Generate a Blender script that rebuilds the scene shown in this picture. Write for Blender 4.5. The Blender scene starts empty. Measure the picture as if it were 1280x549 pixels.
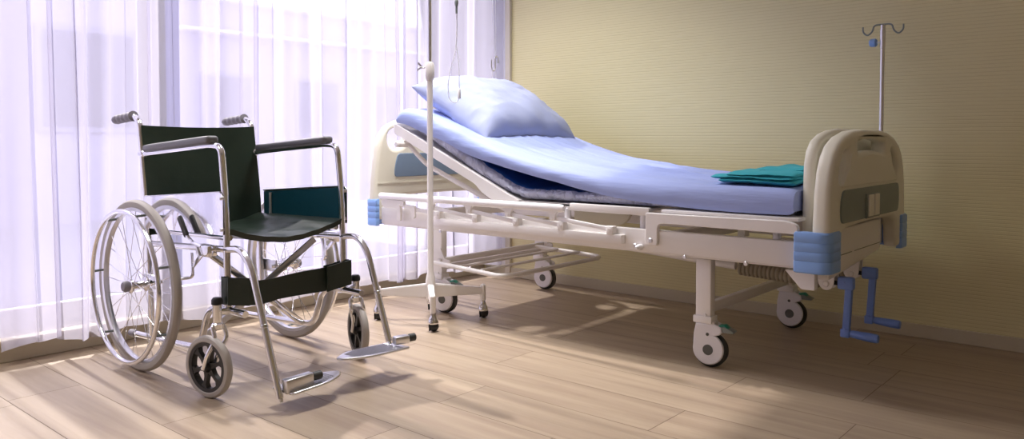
import bpy, bmesh, math, random
from mathutils import Vector, Matrix, noise
random.seed(7)
C = bpy.context.scene.collection
PI = math.pi
R = math.radians

# ------------------------------------------------------------------ materials
def newmat(name):
    m = bpy.data.materials.new(name); m.use_nodes = True
    return m, m.node_tree.nodes, m.node_tree.links, m.node_tree.nodes['Principled BSDF']

def mat(name, col, rough=.45, metal=0, coat=0, bump=None, spec=None, var=None):
    """bump = (scale, strength, (sx,sy,sz)); var = (scale, amount) slow colour unevenness"""
    m, N, L, b = newmat(name)
    b.inputs['Base Color'].default_value = (*col, 1)
    b.inputs['Roughness'].default_value = rough
    b.inputs['Metallic'].default_value = metal
    b.inputs['Coat Weight'].default_value = coat
    if spec is not None: b.inputs['Specular IOR Level'].default_value = spec
    tc = N.new('ShaderNodeTexCoord')
    if var:
        nz = N.new('ShaderNodeTexNoise'); nz.inputs['Scale'].default_value = var[0]; nz.inputs['Detail'].default_value = 3
        L.new(tc.outputs['Object'], nz.inputs['Vector'])
        mx = N.new('ShaderNodeMix'); mx.data_type = 'RGBA'
        mx.inputs['A'].default_value = (*[c*(1-var[1]) for c in col], 1)
        mx.inputs['B'].default_value = (*[min(1, c*(1+var[1])) for c in col], 1)
        L.new(nz.outputs['Fac'], mx.inputs['Factor']); L.new(mx.outputs['Result'], b.inputs['Base Color'])
    if bump:
        mp = N.new('ShaderNodeMapping'); mp.inputs['Scale'].default_value = bump[2]
        L.new(tc.outputs['Object'], mp.inputs['Vector'])
        nz = N.new('ShaderNodeTexNoise'); nz.inputs['Scale'].default_value = bump[0]; nz.inputs['Detail'].default_value = 5
        L.new(mp.outputs['Vector'], nz.inputs['Vector'])
        bp = N.new('ShaderNodeBump'); bp.inputs['Strength'].default_value = bump[1]; bp.inputs['Distance'].default_value = .01
        L.new(nz.outputs['Fac'], bp.inputs['Height']); L.new(bp.outputs['Normal'], b.inputs['Normal'])
    return m

M = {}
M['chrome'] = mat('chrome', (.86,.86,.88), .13, 1)
M['steel'] = mat('satin_steel', (.72,.72,.75), .28, 1)
M['mirror'] = mat('polished_steel_sheet', (.88,.88,.92), .07, 1, bump=(6,.10,(1,1,1)))
M['ivory'] = mat('ivory_enamel', (.84,.81,.79), .35, 0, .15, var=(3,.02))
M['white'] = mat('white_enamel', (.92,.91,.92), .3, 0, .25)
M['moulded'] = mat('cream_moulded_plastic', (.80,.775,.66), .42, 0, 0, bump=(260,.03,(1,1,1)))
M['blue'] = mat('blue_plastic', (.24,.42,.82), .38)
M['crankblue'] = mat('crank_blue_plastic', (.16,.27,.66), .4)
M['slate'] = mat('slate_blue_panel', (.19,.27,.39), .4)
M['footslate'] = mat('grey_green_panel', (.20,.235,.22), .4)
M['card'] = mat('cream_card', (.80,.77,.66), .5)
M['vinyl'] = mat('dark_green_black_vinyl', (.012,.023,.015), .36, bump=(7,.45,(1,1,1)))
M['teal_vinyl'] = mat('dark_teal_vinyl', (.006,.068,.095), .34, bump=(10,.2,(1,1,1)))
M['pad'] = mat('charcoal_foam', (.15,.15,.165), .5)
M['grip'] = mat('grey_rubber_grip', (.23,.22,.25), .55)
M['tyre'] = mat('grey_rubber_tyre', (.40,.37,.34), .6)
M['black'] = mat('black_plastic', (.012,.012,.013), .35)
M['dark'] = mat('dark_rubber', (.035,.036,.035), .5)
M['bellows'] = mat('taupe_bellows', (.33,.29,.22), .55)
M['green'] = mat('green_plastic', (.01,.25,.17), .35)
M['greylever'] = mat('grey_metal_lever', (.22,.25,.24), .4, .5)
M['dot'] = mat('dark_grey_cap', (.10,.10,.09), .5)
M['caster'] = mat('white_caster_shell', (.80,.78,.81), .35)
M['sheet'] = mat('light_blue_bedsheet', (.35,.425,.76), .75, bump=(5,1,(.45,3.2,3.2)))
M['pillow'] = mat('pale_blue_pillowcase', (.40,.45,.67), .78, bump=(6,.8,(1.6,1,.8)))
M['mattop'] = mat('royal_blue_mattress', (.015,.10,.42), .42)
M['cloth'] = mat('teal_cotton', (.03,.38,.46), .8, bump=(14,.3,(1,1,1)))
M['alu'] = mat('white_window_frame', (.78,.78,.82), .4)
M['tube'] = mat('clear_soft_tube', (.95,.95,.98), .3); M['tube'].node_tree.nodes['Principled BSDF'].inputs['Transmission Weight'].default_value = .6
M['skirting'] = mat('cream_skirting', (.56,.50,.37), .5)
M['plaster'] = mat('white_plaster', (.80,.77,.72), .8)
M['post'] = mat('beige_trim', (.60,.55,.46), .5)

def plastic_wrap():
    m, N, L, b = newmat('crinkled_clear_plastic_cover')
    b.inputs['Base Color'].default_value = (.50,.52,.68, 1); b.inputs['Roughness'].default_value = .22
    b.inputs['Coat Weight'].default_value = .6; b.inputs['Coat Roughness'].default_value = .12
    tc = N.new('ShaderNodeTexCoord')
    mp = N.new('ShaderNodeMapping'); mp.inputs['Scale'].default_value = (1.5,1,.7)
    v = N.new('ShaderNodeTexNoise'); v.inputs['Scale'].default_value = 15; v.inputs['Detail'].default_value = 4; v.inputs['Distortion'].default_value = 1.6
    L.new(tc.outputs['Object'], mp.inputs['Vector']); L.new(mp.outputs['Vector'], v.inputs['Vector'])
    bp = N.new('ShaderNodeBump'); bp.inputs['Strength'].default_value = 1; bp.inputs['Distance'].default_value = .02
    L.new(v.outputs['Fac'], bp.inputs['Height'])
    L.new(bp.outputs['Normal'], b.inputs['Normal']); L.new(bp.outputs['Normal'], b.inputs['Coat Normal'])
    return m
M['wrap'] = plastic_wrap()

def wallpaper():
    m, N, L, b = newmat('ribbed_yellow_wallpaper')
    b.inputs['Roughness'].default_value = .55
    tc = N.new('ShaderNodeTexCoord'); sp = N.new('ShaderNodeSeparateXYZ'); L.new(tc.outputs['Object'], sp.inputs[0])
    # irregular horizontal ribs: a sine of height whose phase drifts slowly along the wall
    mp = N.new('ShaderNodeMapping'); mp.inputs['Scale'].default_value = (1.3,1,26)
    L.new(tc.outputs['Object'], mp.inputs['Vector'])
    nz = N.new('ShaderNodeTexNoise'); nz.inputs['Scale'].default_value = 1; nz.inputs['Detail'].default_value = 2
    L.new(mp.outputs['Vector'], nz.inputs['Vector'])
    a = N.new('ShaderNodeMath'); a.operation = 'MULTIPLY'; a.inputs[1].default_value = 2*PI/.0145
    L.new(sp.outputs['Z'], a.inputs[0])
    c = N.new('ShaderNodeMath'); c.operation = 'MULTIPLY_ADD'; c.inputs[1].default_value = 3.2
    L.new(nz.outputs['Fac'], c.inputs[0]); L.new(a.outputs[0], c.inputs[2])
    s = N.new('ShaderNodeMath'); s.operation = 'SINE'; L.new(c.outputs[0], s.inputs[0])
    mr = N.new('ShaderNodeMapRange'); mr.inputs['From Min'].default_value = .6; mr.inputs['From Max'].default_value = 1
    L.new(s.outputs[0], mr.inputs['Value'])
    mx = N.new('ShaderNodeMix'); mx.data_type = 'RGBA'
    mx.inputs['A'].default_value = (.74,.675,.39,1); mx.inputs['B'].default_value = (.66,.595,.32,1)
    L.new(mr.outputs['Result'], mx.inputs['Factor']); L.new(mx.outputs['Result'], b.inputs['Base Color'])
    bp = N.new('ShaderNodeBump'); bp.inputs['Strength'].default_value = .35; bp.inputs['Distance'].default_value = .002; bp.invert = True
    L.new(mr.outputs['Result'], bp.inputs['Height']); L.new(bp.outputs['Normal'], b.inputs['Normal'])
    return m
M['wall'] = wallpaper()

def laminate():
    m, N, L, b = newmat('oak_laminate')
    b.inputs['Roughness'].default_value = .42
    at = N.new('ShaderNodeAttribute'); at.attribute_name = 'plank'
    tc = N.new('ShaderNodeTexCoord')
    off = N.new('ShaderNodeVectorMath'); off.operation = 'MULTIPLY_ADD'; off.inputs[1].default_value = (7.3,3.1,5.7)
    L.new(at.outputs['Color'], off.inputs[0]); L.new(tc.outputs['Object'], off.inputs[2])
    mp = N.new('ShaderNodeMapping'); mp.inputs['Scale'].default_value = (.9,13,1)
    L.new(off.outputs[0], mp.inputs['Vector'])
    nz = N.new('ShaderNodeTexNoise'); nz.inputs['Scale'].default_value = 1.6; nz.inputs['Detail'].default_value = 6; nz.inputs['Roughness'].default_value = .55; nz.inputs['Distortion'].default_value = .5
    L.new(mp.outputs['Vector'], nz.inputs['Vector'])
    cr = N.new('ShaderNodeValToRGB'); e = cr.color_ramp.elements
    e[0].position = .3; e[0].color = (.335,.25,.178,1); e[1].position = .72; e[1].color = (.465,.37,.262,1)
    L.new(nz.outputs['Fac'], cr.inputs['Fac'])
    hs = N.new('ShaderNodeHueSaturation'); L.new(cr.outputs['Color'], hs.inputs['Color'])
    mr = N.new('ShaderNodeMapRange'); mr.inputs['To Min'].default_value = .9; mr.inputs['To Max'].default_value = 1.1
    L.new(at.outputs['Fac'], mr.inputs['Value']); L.new(mr.outputs['Result'], hs.inputs['Value'])
    L.new(hs.outputs['Color'], b.inputs['Base Color'])
    bp = N.new('ShaderNodeBump'); bp.inputs['Strength'].default_value = .12; bp.inputs['Distance'].default_value = .002
    L.new(nz.outputs['Fac'], bp.inputs['Height']); L.new(bp.outputs['Normal'], b.inputs['Normal'])
    return m
M['floor'] = laminate()
M['seam'] = mat('plank_seam', (.12,.075,.04), .7)

def sheer():
    m = bpy.data.materials.new('sheer_voile'); m.use_nodes = True
    N, L = m.node_tree.nodes, m.node_tree.links
    N.remove(N['Principled BSDF']); out = N['Material Output']
    g = N.new('ShaderNodeNewGeometry')
    d = N.new('ShaderNodeVectorMath'); d.operation = 'DOT_PRODUCT'
    L.new(g.outputs['Incoming'], d.inputs[0]); L.new(g.outputs['Normal'], d.inputs[1])
    ab = N.new('ShaderNodeMath'); ab.operation = 'ABSOLUTE'; L.new(d.outputs['Value'], ab.inputs[0])
    mxm = N.new('ShaderNodeMath'); mxm.operation = 'MAXIMUM'; mxm.inputs[1].default_value = .12; L.new(ab.outputs[0], mxm.inputs[0])
    dv = N.new('ShaderNodeMath'); dv.operation = 'DIVIDE'; dv.inputs[0].default_value = 1; L.new(mxm.outputs[0], dv.inputs[1])
    pw = N.new('ShaderNodeMath'); pw.operation = 'POWER'; pw.inputs[0].default_value = SHEER_T; L.new(dv.outputs[0], pw.inputs[1])
    df = N.new('ShaderNodeBsdfDiffuse'); df.inputs['Color'].default_value = (.80,.78,.88,1)
    tl = N.new('ShaderNodeBsdfTranslucent'); tl.inputs['Color'].default_value = (.62,.60,.70,1)
    tr = N.new('ShaderNodeBsdfTransparent')
    m1 = N.new('ShaderNodeMixShader'); m1.inputs[0].default_value = .80
    L.new(df.outputs[0], m1.inputs[1]); L.new(tl.outputs[0], m1.inputs[2])
    m2 = N.new('ShaderNodeMixShader'); L.new(pw.outputs[0], m2.inputs[0]); L.new(m1.outputs[0], m2.inputs[1]); L.new(tr.outputs[0], m2.inputs[2])
    L.new(m2.outputs[0], out.inputs['Surface'])
    return m
SHEER_T = .52
M['sheer'] = sheer()

def window_glass():
    m = bpy.data.materials.new('window_glass'); m.use_nodes = True
    N, L = m.node_tree.nodes, m.node_tree.links
    N.remove(N['Principled BSDF']); out = N['Material Output']
    tr = N.new('ShaderNodeBsdfTransparent'); tr.inputs['Color'].default_value = (.93,.93,.97,1)
    gl = N.new('ShaderNodeBsdfGlossy'); gl.inputs['Roughness'].default_value = .02
    fr = N.new('ShaderNodeFresnel'); fr.inputs['IOR'].default_value = 1.45
    mx = N.new('ShaderNodeMixShader'); L.new(fr.outputs[0], mx.inputs[0]); L.new(tr.outputs[0], mx.inputs[1]); L.new(gl.outputs[0], mx.inputs[2])
    L.new(mx.outputs[0], out.inputs['Surface'])
    return m
M['glass'] = window_glass()

# ------------------------------------------------------------------ mesh helpers (world coordinates)
def bm_new(): return bmesh.new()

def box(bm, x0, x1, y0, y1, z0, z1, bev=0, seg=2):
    r = bmesh.ops.create_cube(bm, size=1, matrix=Matrix.Translation(((x0+x1)/2,(y0+y1)/2,(z0+z1)/2)) @ Matrix.Diagonal((abs(x1-x0),abs(y1-y0),abs(z1-z0),1)))
    if bev:
        es = list({e for v in r['verts'] for e in v.link_edges})
        bmesh.ops.bevel(bm, geom=es, offset=bev, segments=seg, affect='EDGES', profile=.5)
    return r

def obox(bm, p0, p1, w, h, bev=0, up=(0,0,1)):
    """box beam from p0 to p1, w across, h along up"""
    p0, p1 = Vector(p0), Vector(p1); d = p1-p0; l = d.length; x = d.normalized()
    y = Vector(up).cross(x).normalized(); z = x.cross(y)
    mt = Matrix.Translation((p0+p1)/2) @ Matrix((x,y,z)).transposed().to_4x4() @ Matrix.Diagonal((l,w,h,1))
    r = bmesh.ops.create_cube(bm, size=1, matrix=mt)
    if bev:
        es = list({e for v in r['verts'] for e in v.link_edges})
        bmesh.ops.bevel(bm, geom=es, offset=bev, segments=2, affect='EDGES', profile=.5)

def fillet(pts, rad, n=7):
    P = [Vector(p) for p in pts]; out = [P[0]]
    for i in range(1, len(P)-1):
        a, b, c = P[i-1], P[i], P[i+1]
        r = min(rad, (a-b).length*.48, (c-b).length*.48)
        s = b+(a-b).normalized()*r; e = b+(c-b).normalized()*r
        for k in range(n+1):
            t = k/n; out.append(s*(1-t)**2 + b*2*t*(1-t) + e*t*t)
    out.append(P[-1]); return out

def tube(bm, pts, r, n=12, rad=0, closed=False, caps=True, flat=None):
    """r a number or list; flat=(sideways scale) elliptical"""
    P = fillet(pts, rad) if rad else [Vector(p) for p in pts]
    m = len(P); rings = []
    rr = r if isinstance(r, (list, tuple)) else [r]*m
    prev = None
    for i, p in enumerate(P):
        if closed: t = (P[(i+1)%m]-P[i-1]).normalized()
        elif i == 0: t = (P[1]-P[0]).normalized()
        elif i == m-1: t = (P[-1]-P[-2]).normalized()
        else: t = ((P[i+1]-P[i]).normalized()+(P[i]-P[i-1]).normalized()).normalized()
        if prev is None:
            u = Vector((0,0,1)) if abs(t.z) < .9 else Vector((0,1,0))
            prev = (u - t*u.dot(t)).normalized()
        else: prev = (prev - t*prev.dot(t)).normalized()
        w = t.cross(prev)
        rings.append([bm.verts.new(p + (prev*math.cos(2*PI*k/n) + w*math.sin(2*PI*k/n)*(flat or 1))*rr[i]) for k in range(n)])
    for i in range(m if closed else m-1):
        a, b = rings[i], rings[(i+1)%m]
        for k in range(n): bm.faces.new((a[k], a[(k+1)%n], b[(k+1)%n], b[k]))
    if caps and not closed:
        bm.faces.new(list(reversed(rings[0]))); bm.faces.new(rings[-1])

def lathe(bm, prof, n=24, mt=Matrix(), closed=False):
    """prof = [(radius, z)...] revolved about local z"""
    rings = []
    for (r, z) in prof:
        if r < 1e-5: rings.append([bm.verts.new(mt @ Vector((0,0,z)))])
        else: rings.append([bm.verts.new(mt @ Vector((r*math.cos(2*PI*k/n), r*math.sin(2*PI*k/n), z))) for k in range(n)])
    m = len(rings)
    for i in range(m if closed else m-1):
        a, b = rings[i], rings[(i+1)%m]
        for k in range(n):
            k2 = (k+1)%n
            if len(a) == 1 and len(b) == 1: continue
            if len(a) == 1: bm.faces.new((a[0], b[k2], b[k]))
            elif len(b) == 1: bm.faces.new((a[k], a[k2], b[0]))
            else: bm.faces.new((a[k], a[k2], b[k2], b[k]))

def axis(p, d):
    """matrix with local z along d at p"""
    q = Vector(d).normalized().to_track_quat('Z', 'Y')
    return Matrix.Translation(Vector(p)) @ q.to_matrix().to_4x4()

def cyl(bm, p, d, r, l, n=20, bev=0):
    """capped cylinder starting at p along d"""
    mt = axis(p, d); b = min(bev, r*.9, l*.45)
    pr = [(0,0), (r-b,0), (r,b), (r,l-b), (r-b,l), (0,l)] if b else [(0,0),(r,0),(r,l),(0,l)]
    lathe(bm, pr, n, mt)

def plate(bm, outlines, thick, mt, bev=0, seg=2):
    """flat shape (first outline) with holes (others) extruded symmetrically about local z=0 and round-edged"""
    cu = bpy.data.curves.new('tmp', 'CURVE'); cu.dimensions = '2D'; cu.fill_mode = 'BOTH'
    cu.extrude = max(thick/2-bev, 0); cu.bevel_depth = bev; cu.bevel_resolution = seg; cu.offset = -bev
    for o in outlines:
        s = cu.splines.new('POLY'); s.points.add(len(o)-1)
        for i, (x, y) in enumerate(o): s.points[i].co = (x, y, 0, 1)
        s.use_cyclic_u = True
    ob = bpy.data.objects.new('tmp', cu); C.objects.link(ob)
    dg = bpy.context.evaluated_depsgraph_get(); dg.update()
    me = bpy.data.meshes.new_from_object(ob.evaluated_get(dg))
    me.transform(mt); bm.from_mesh(me)
    bpy.data.objects.remove(ob); bpy.data.curves.remove(cu); bpy.data.meshes.remove(me)

def smooth_loop(pts, n=6):
    """closed Catmull-Rom"""
    out = []; m = len(pts)
    for i in range(m):
        p0, p1, p2, p3 = [Vector(pts[(i+k-1)%m]) for k in range(4)]
        for j in range(n):
            t = j/n
            v = .5*((2*p1)+(p2-p0)*t+(2*p0-5*p1+4*p2-p3)*t*t+(3*p1-p0-3*p2+p3)*t**3)
            out.append((v.x, v.y))
    return out

def round_poly(pts, rad, n=5):
    P = [Vector(p) for p in pts]; out = []; m = len(P)
    for i in range(m):
        a, b, c = P[i-1], P[i], P[(i+1)%m]
        rr = rad[i] if isinstance(rad, (list, tuple)) else rad
        r = min(rr, (a-b).length*.48, (c-b).length*.48)
        s = b+(a-b).normalized()*r; e = b+(c-b).normalized()*r
        for k in range(n+1):
            t = k/n; v = s*(1-t)**2 + b*2*t*(1-t) + e*t*t; out.append((v.x, v.y))
    return out

YZ = lambda x: Matrix.Translation((x,0,0)) @ Matrix(((0,0,1,0),(1,0,0,0),(0,1,0,0),(0,0,0,1)))   # local (x,y) -> world (Y,Z)
XZ = lambda y: Matrix.Translation((0,y,0)) @ Matrix(((1,0,0,0),(0,0,-1,0),(0,1,0,0),(0,0,0,1)))  # local (x,y) -> world (X,Z)

def interp(tab, x):
    if x <= tab[0][0]: return tab[0][1]
    for (a, b), (c, d) in zip(tab, tab[1:]):
        if x <= c:
            t = (x-a)/(c-a); t = t*t*(3-2*t)*.35 + t*.65
            return b+(d-b)*t
    return tab[-1][1]

def crm(tab, x):
    """Catmull-Rom through a table"""
    n = len(tab)
    if x <= tab[0][0]: return tab[0][1]
    if x >= tab[-1][0]: return tab[-1][1]
    i = max(k for k in range(n-1) if tab[k][0] <= x)
    x1, y1 = tab[i]; x2, y2 = tab[i+1]
    m1 = (y2-tab[i-1][1])/(x2-tab[i-1][0]) if i > 0 else (y2-y1)/(x2-x1)
    m2 = (tab[i+2][1]-y1)/(tab[i+2][0]-x1) if i+2 < n else (y2-y1)/(x2-x1)
    h = x2-x1; t = (x-x1)/h
    return (2*t**3-3*t*t+1)*y1+(t**3-2*t*t+t)*h*m1+(-2*t**3+3*t*t)*y2+(t**3-t*t)*h*m2

# ------------------------------------------------------------------ object helpers
def thing(name, label, cat, loc, group=None):
    o = bpy.data.objects.new(name, None); C.objects.link(o); o.location = loc
    o.empty_display_size = .1
    o['label'] = label; o['category'] = cat
    if group: o['group'] = group
    return o

def root_loc(p):
    v = Vector((0,0,0))
    while p is not None: v += Vector(p.location); p = p.parent
    return v

def put(name, bm, m, parent=None, smooth=True, angle=38, label=None, loc=None, mods=None):
    """bm is in world coordinates; linked as one mesh under parent"""
    bmesh.ops.recalc_face_normals(bm, faces=bm.faces)
    me = bpy.data.meshes.new(name)
    base = root_loc(parent) if parent is not None else Vector((0,0,0))
    here = Vector(loc) if loc is not None else base
    bm.transform(Matrix.Translation(-here)); bm.to_mesh(me); bm.free()
    if smooth:
        me.polygons.foreach_set('use_smooth', [True]*len(me.polygons))
        try: me.set_sharp_from_angle(angle=R(angle))
        except Exception: pass
    o = bpy.data.objects.new(name, me); C.objects.link(o)
    me.materials.append(M[m] if isinstance(m, str) else m)
    if parent is not None: o.parent = parent
    o.location = here-base
    if label: o['label'] = label
    return o

def tag(o, label, cat, group=None):
    o['label'] = label; o['category'] = cat
    if group: o['group'] = group
    return o

def struct(name, bm, m, parent=None, smooth=False, loc=None):
    o = put(name, bm, m, parent, smooth, loc=loc)
    if parent is None: o['kind'] = 'structure'
    return o

# ================================================================== THE ROOM
X0, X1, Y0, Y1, ZC = -3.30, 1.90, -2.60, 3.56, 2.60      # inner faces
# floor of laminate planks laid towards the window
PW = .2178
bm = bm_new()
lay = bm.loops.layers.color.new('plank')
joints = {0:-2.79, 1:-2.215, 2:-1.687, 5:-1.13, 7:-1.13, 3:-2.5, 4:-.55, 6:-1.9, 8:-.75}
rows = range(int((Y0-.82)/PW)-1, int((Y1-.82)/PW)+1)
g = .0009
for k in rows:
    ya, yb = .82+k*PW, .82+(k+1)*PW
    ya, yb = max(ya, Y0-.02), min(yb, Y1+.02)
    j = joints.get(k, -3+random.random()*1.2)
    xs = [j+1.2*i for i in range(-3, 5)]
    xs = [X0-.02]+[x for x in xs if X0 < x < X1]+[X1+.02]
    for a, b in zip(xs, xs[1:]):
        vs = [bm.verts.new(p) for p in ((a+g,ya+g,0),(b-g,ya+g,0),(b-g,yb-g,0),(a+g,yb-g,0))]
        f = bm.faces.new(vs); c = random.random(); c2 = random.random()
        for lp in f.loops: lp[lay] = (c, c2, 1-c, 1)
floor = struct('floor', bm, 'floor')
bm = bm_new(); box(bm, X0-.3, X1+.2, Y0-.2, Y1+.2, -.12, -.0025)
struct('trim_1', bm, 'seam')     # screed that shows as the thin dark seams
bm = bm_new(); box(bm, X0-.3, X1+.2, Y0-.2, Y1+.2, ZC, ZC+.12); struct('ceiling', bm, 'plaster')
bm = bm_new(); box(bm, X0-.3, X1+.2, Y1, Y1+.14, -.02, ZC); struct('wall_back', bm, 'wall')
bm = bm_new(); box(bm, X1, X1+.14, Y0-.14, Y1, -.02, ZC); struct('wall_right', bm, 'wall')
bm = bm_new(); box(bm, X0-.3, X1, Y0-.14, Y0, -.02, ZC); struct('wall_front', bm, 'plaster')
HEAD = 2.24
bm = bm_new()
box(bm, X0-.20, X0, Y0, Y1, HEAD, ZC); box(bm, X0-.20, X0, Y0, Y1, -.02, .085)
box(bm, X0-.20, X0, Y0, -2.4, .085, HEAD); box(bm, X0-.20, X0, 3.555, Y1, .085, HEAD)
struct('wall_left', bm, 'plaster')
bm = bm_new(); box(bm, X0, X0+.028, Y0, Y1, 0, .075, .004); box(bm, X0-.01, X0+.05, Y0, Y1, .075, .087, .003)
struct('baseboard_left', bm, 'skirting')
bm = bm_new(); box(bm, X0+.052, X1, Y1-.014, Y1, 0, .056, .003); struct('baseboard_back', bm, 'skirting')
bm = bm_new(); box(bm, X1-.014, X1, Y0, Y1-.014, 0, .056, .003); struct('baseboard_right', bm, 'skirting')
bm = bm_new(); box(bm, -3.085, -3.047, Y1-.022, Y1, 0, ZC, .003); struct('trim_2', bm, 'post')
bm = bm_new(); box(bm, X0-.28, -3.086, Y1-.010, Y1, .056, ZC); struct('lightening_panel', bm, 'alu')  # white panel added behind the curtain's end so it shows lighter there
# sliding windows
edges = [-2.4, -.42, 1.57, 3.555]
for i, (a, b) in enumerate(zip(edges, edges[1:])):
    xo = X0-.07 - .045*(i % 2)
    bm = bm_new(); w = .045
    box(bm, xo-.02, xo+.02, a, a+w, .085, HEAD, .003); box(bm, xo-.02, xo+.02, b-w, b, .085, HEAD, .003)
    box(bm, xo-.02, xo+.02, a+w, b-w, .085, .17, .003); box(bm, xo-.02, xo+.02, a+w, b-w, HEAD-.07, HEAD, .003)
    wo = struct('window_%d' % (i+1), bm, 'alu')
    bm = bm_new(); box(bm, xo-.003, xo+.003, a+w, b-w, .17, HEAD-.07); put('pane', bm, 'glass', wo, smooth=False)

# ================================================================== OUTSIDE (seen faintly through the voile)
M['render_wall'] = mat('mauve_rendered_wall', (.50,.47,.60), .8, var=(.4,.06))
M['terrace'] = mat('pale_terrace', (.36,.34,.38), .8, var=(.5,.06))
M['roofwhite'] = mat('white_roof_edge', (.85,.84,.86), .6)
M['mesh'] = mat('grey_cladding', (.40,.38,.48), .7)
bm = bm_new(); box(bm, -40, X0-.21, -30, 40, -.3, -.12); o = struct('ground', bm, 'terrace')
def building(x, y0, y1, h, cols, label, rail=False, dp=5):
    t = thing('building', label, 'building', (x-2.5, (y0+y1)/2, -.12))
    bm = bm_new(); box(bm, x-dp, x, y0, y1, -.12, h); put('wall', bm, 'render_wall', t, smooth=False)
    bm = bm_new(); box(bm, x-dp-.1, x+.25, y0-.2, y1+.2, h, h+.09, .02); box(bm, x, x+.35, y0, y1, h-.62, h-.56, .01); put('roof_edge', bm, 'roofwhite', t, smooth=False)
    for k in range(cols):
        yy = y0+(k+.5)*(y1-y0)/cols; 
        bm = bm_new(); box(bm, x-.02, x+.04, yy-.55, yy+.55, .9, 2.1, .01); f = put('window', bm, 'mesh', t, smooth=False)
        bm = bm_new(); box(bm, x+.03, x+.05, yy-.48, yy+.48, .97, 2.03); put('pane', bm, 'glass', f, smooth=False)
    if rail:
        for yy in (y1-1.4, y1-1.25, y1-.8):
            bm = bm_new(); tube(bm, [(x-.5,yy,h+.09),(x-.5,yy,h+.62)], .03, 8); put('roof_pipe', bm, 'mesh', t)
building(-14, 6.9, 13.1, 3.44, 3, 'mauve rendered building with white roof edge outside, behind the right half of the curtains', True)
building(-17, 14.4, 19.0, 3.75, 2, 'small mauve block outside, seen through the curtain just left of the drip stand')
building(-9.5, -6.0, 4.75, 3.9, 5, 'taller mauve building outside, behind the left end of the curtains', dp=3.5)

# ================================================================== CURTAINS
def curtain(name, ya, yb, x_mean, amp, seed, label, zt=2.36, zb=.062, fold=.18, over=.5, ret=0):
    bm = bm_new(); rnd = random.Random(seed)
    n = int((yb-ya)/.0045); base = []
    nf = (yb-ya)/fold
    ph = [rnd.uniform(0, 6.28) for _ in range(6)]
    for i in range(n+1):
        t = i/n; s = t*nf*2*PI
        warp = 1.1*math.sin(.23*s+ph[0]) + .8*math.sin(.117*s+ph[1])
        a = amp*(.62+.38*math.sin(.31*s+ph[2]))
        env = min(1, t*14, (1-t)*14)
        y = ya + t*(yb-ya) + env*over*fold*.32*math.sin(2*(s+warp)) * (.5+.5*math.sin(.41*s+ph[3]))
        x = x_mean + a*math.sin(s+warp) + .25*a*math.sin(2.3*s+ph[4])
        base.append((x, y, s))
    if ret:      # the end of the curtain turns back along the wall
        x0, y0, s0 = base[-1]
        for k in range(1, 26):
            t = k/25; base.append((x0+(x_mean+ret-x0)*t**1.2+.004*math.sin(t*9), y0+.098*t, s0+t*3))
        n = len(base)-1
    rows = 26; grid = []
    for j in range(rows+1):
        v = j/rows; z = zt + (zb-zt)*v; line = []
        for (x, y, s) in base:
            wob = .010*v*math.sin(.7*s+ph[5]+2.2*v) + .004*math.sin(1.9*s+5*v)
            dz = (.012*math.sin(.45*s+ph[3])+.008*noise.noise((s*.3,seed,0)))*v*v if j == rows else 0
            yy = y + .020*v*v*math.sin(.33*s+ph[1]+1.5*v)
            line.append(bm.verts.new((x_mean+((x-x_mean)*(.72+.42*v)+wob if y < yb+.002 else x-x_mean), min(yy, Y1-.03), z+dz)))
        grid.append(line)
    for j in range(rows):
        for i in range(n): bm.faces.new((grid[j][i], grid[j][i+1], grid[j+1][i+1], grid[j+1][i]))
    o = put(name, bm, 'sheer', None, angle=180, loc=(x_mean, (ya+yb)/2, zb))
    return tag(o, label, 'curtain', None)
curtain('sheer_curtain', .93, 3.43, -3.203, .026, 5, 'white sheer voile curtain behind the wheelchair and bed, reaching the wall corner', ret=.115)
curtain('sheer_curtain', -2.5, 1.045, -3.262, .024, 12, 'white sheer voile curtain panel at the far left edge, left of the wheelchair', fold=.16)
t = thing('curtain_rail', 'white curtain rail above the window carrying the voile curtains', 'curtain rail', (-3.22, 1.0, 2.36))
bm = bm_new(); box(bm, -3.245, -3.195, Y0+.05, Y1-.01, 2.361, 2.40, .004); put('rail', bm, 'alu', t)
for yy in (-2, -.5, 1.1, 3.0):
    bm = bm_new(); box(bm, -3.31, -3.21, yy-.015, yy+.015, 2.39, 2.41); put('bracket', bm, 'alu', t)
# draw cord with its plastic cleat
t = thing('pull_cord', 'thin white curtain draw cord with a small plastic hook, near the room corner', 'cord', (-3.06, 3.45, 1.0))
bm = bm_new(); tube(bm, [(-3.075,3.40,2.365),(-3.07,3.405,1.9),(-3.068,3.41,1.6),(-3.066,3.425,1.36),(-3.064,3.428,1.30)], .0016, 6, caps=True)
tube(bm, [(-3.075,3.432,2.365),(-3.066,3.436,1.5),(-3.064,3.434,.95),(-3.062,3.40,.92),(-3.062,3.398,1.0),(-3.064,3.402,1.25)], .0014, 6, caps=True); put('cord', bm, 'tube', t)
bm = bm_new(); tube(bm, [(-3.062,3.392,1.285),(-3.062,3.392,1.235),(-3.062,3.402,1.222),(-3.062,3.416,1.222),(-3.062,3.424,1.24),(-3.062,3.424,1.30),(-3.062,3.44,1.31),(-3.062,3.45,1.295),(-3.062,3.45,1.27)], .004, 8, rad=.01); put('hook', bm, 'steel', t)

# ================================================================== HOSPITAL BED
BX = -1.975; BY = 2.975; HW = .445            # near side beam face at y = 2.53
bed = thing('hospital_bed', 'cream two-crank hospital bed on castors with raised backrest, along the yellow wall', 'hospital bed', (BX, BY, 0))
NY, FY = BY-HW, BY+HW

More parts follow.
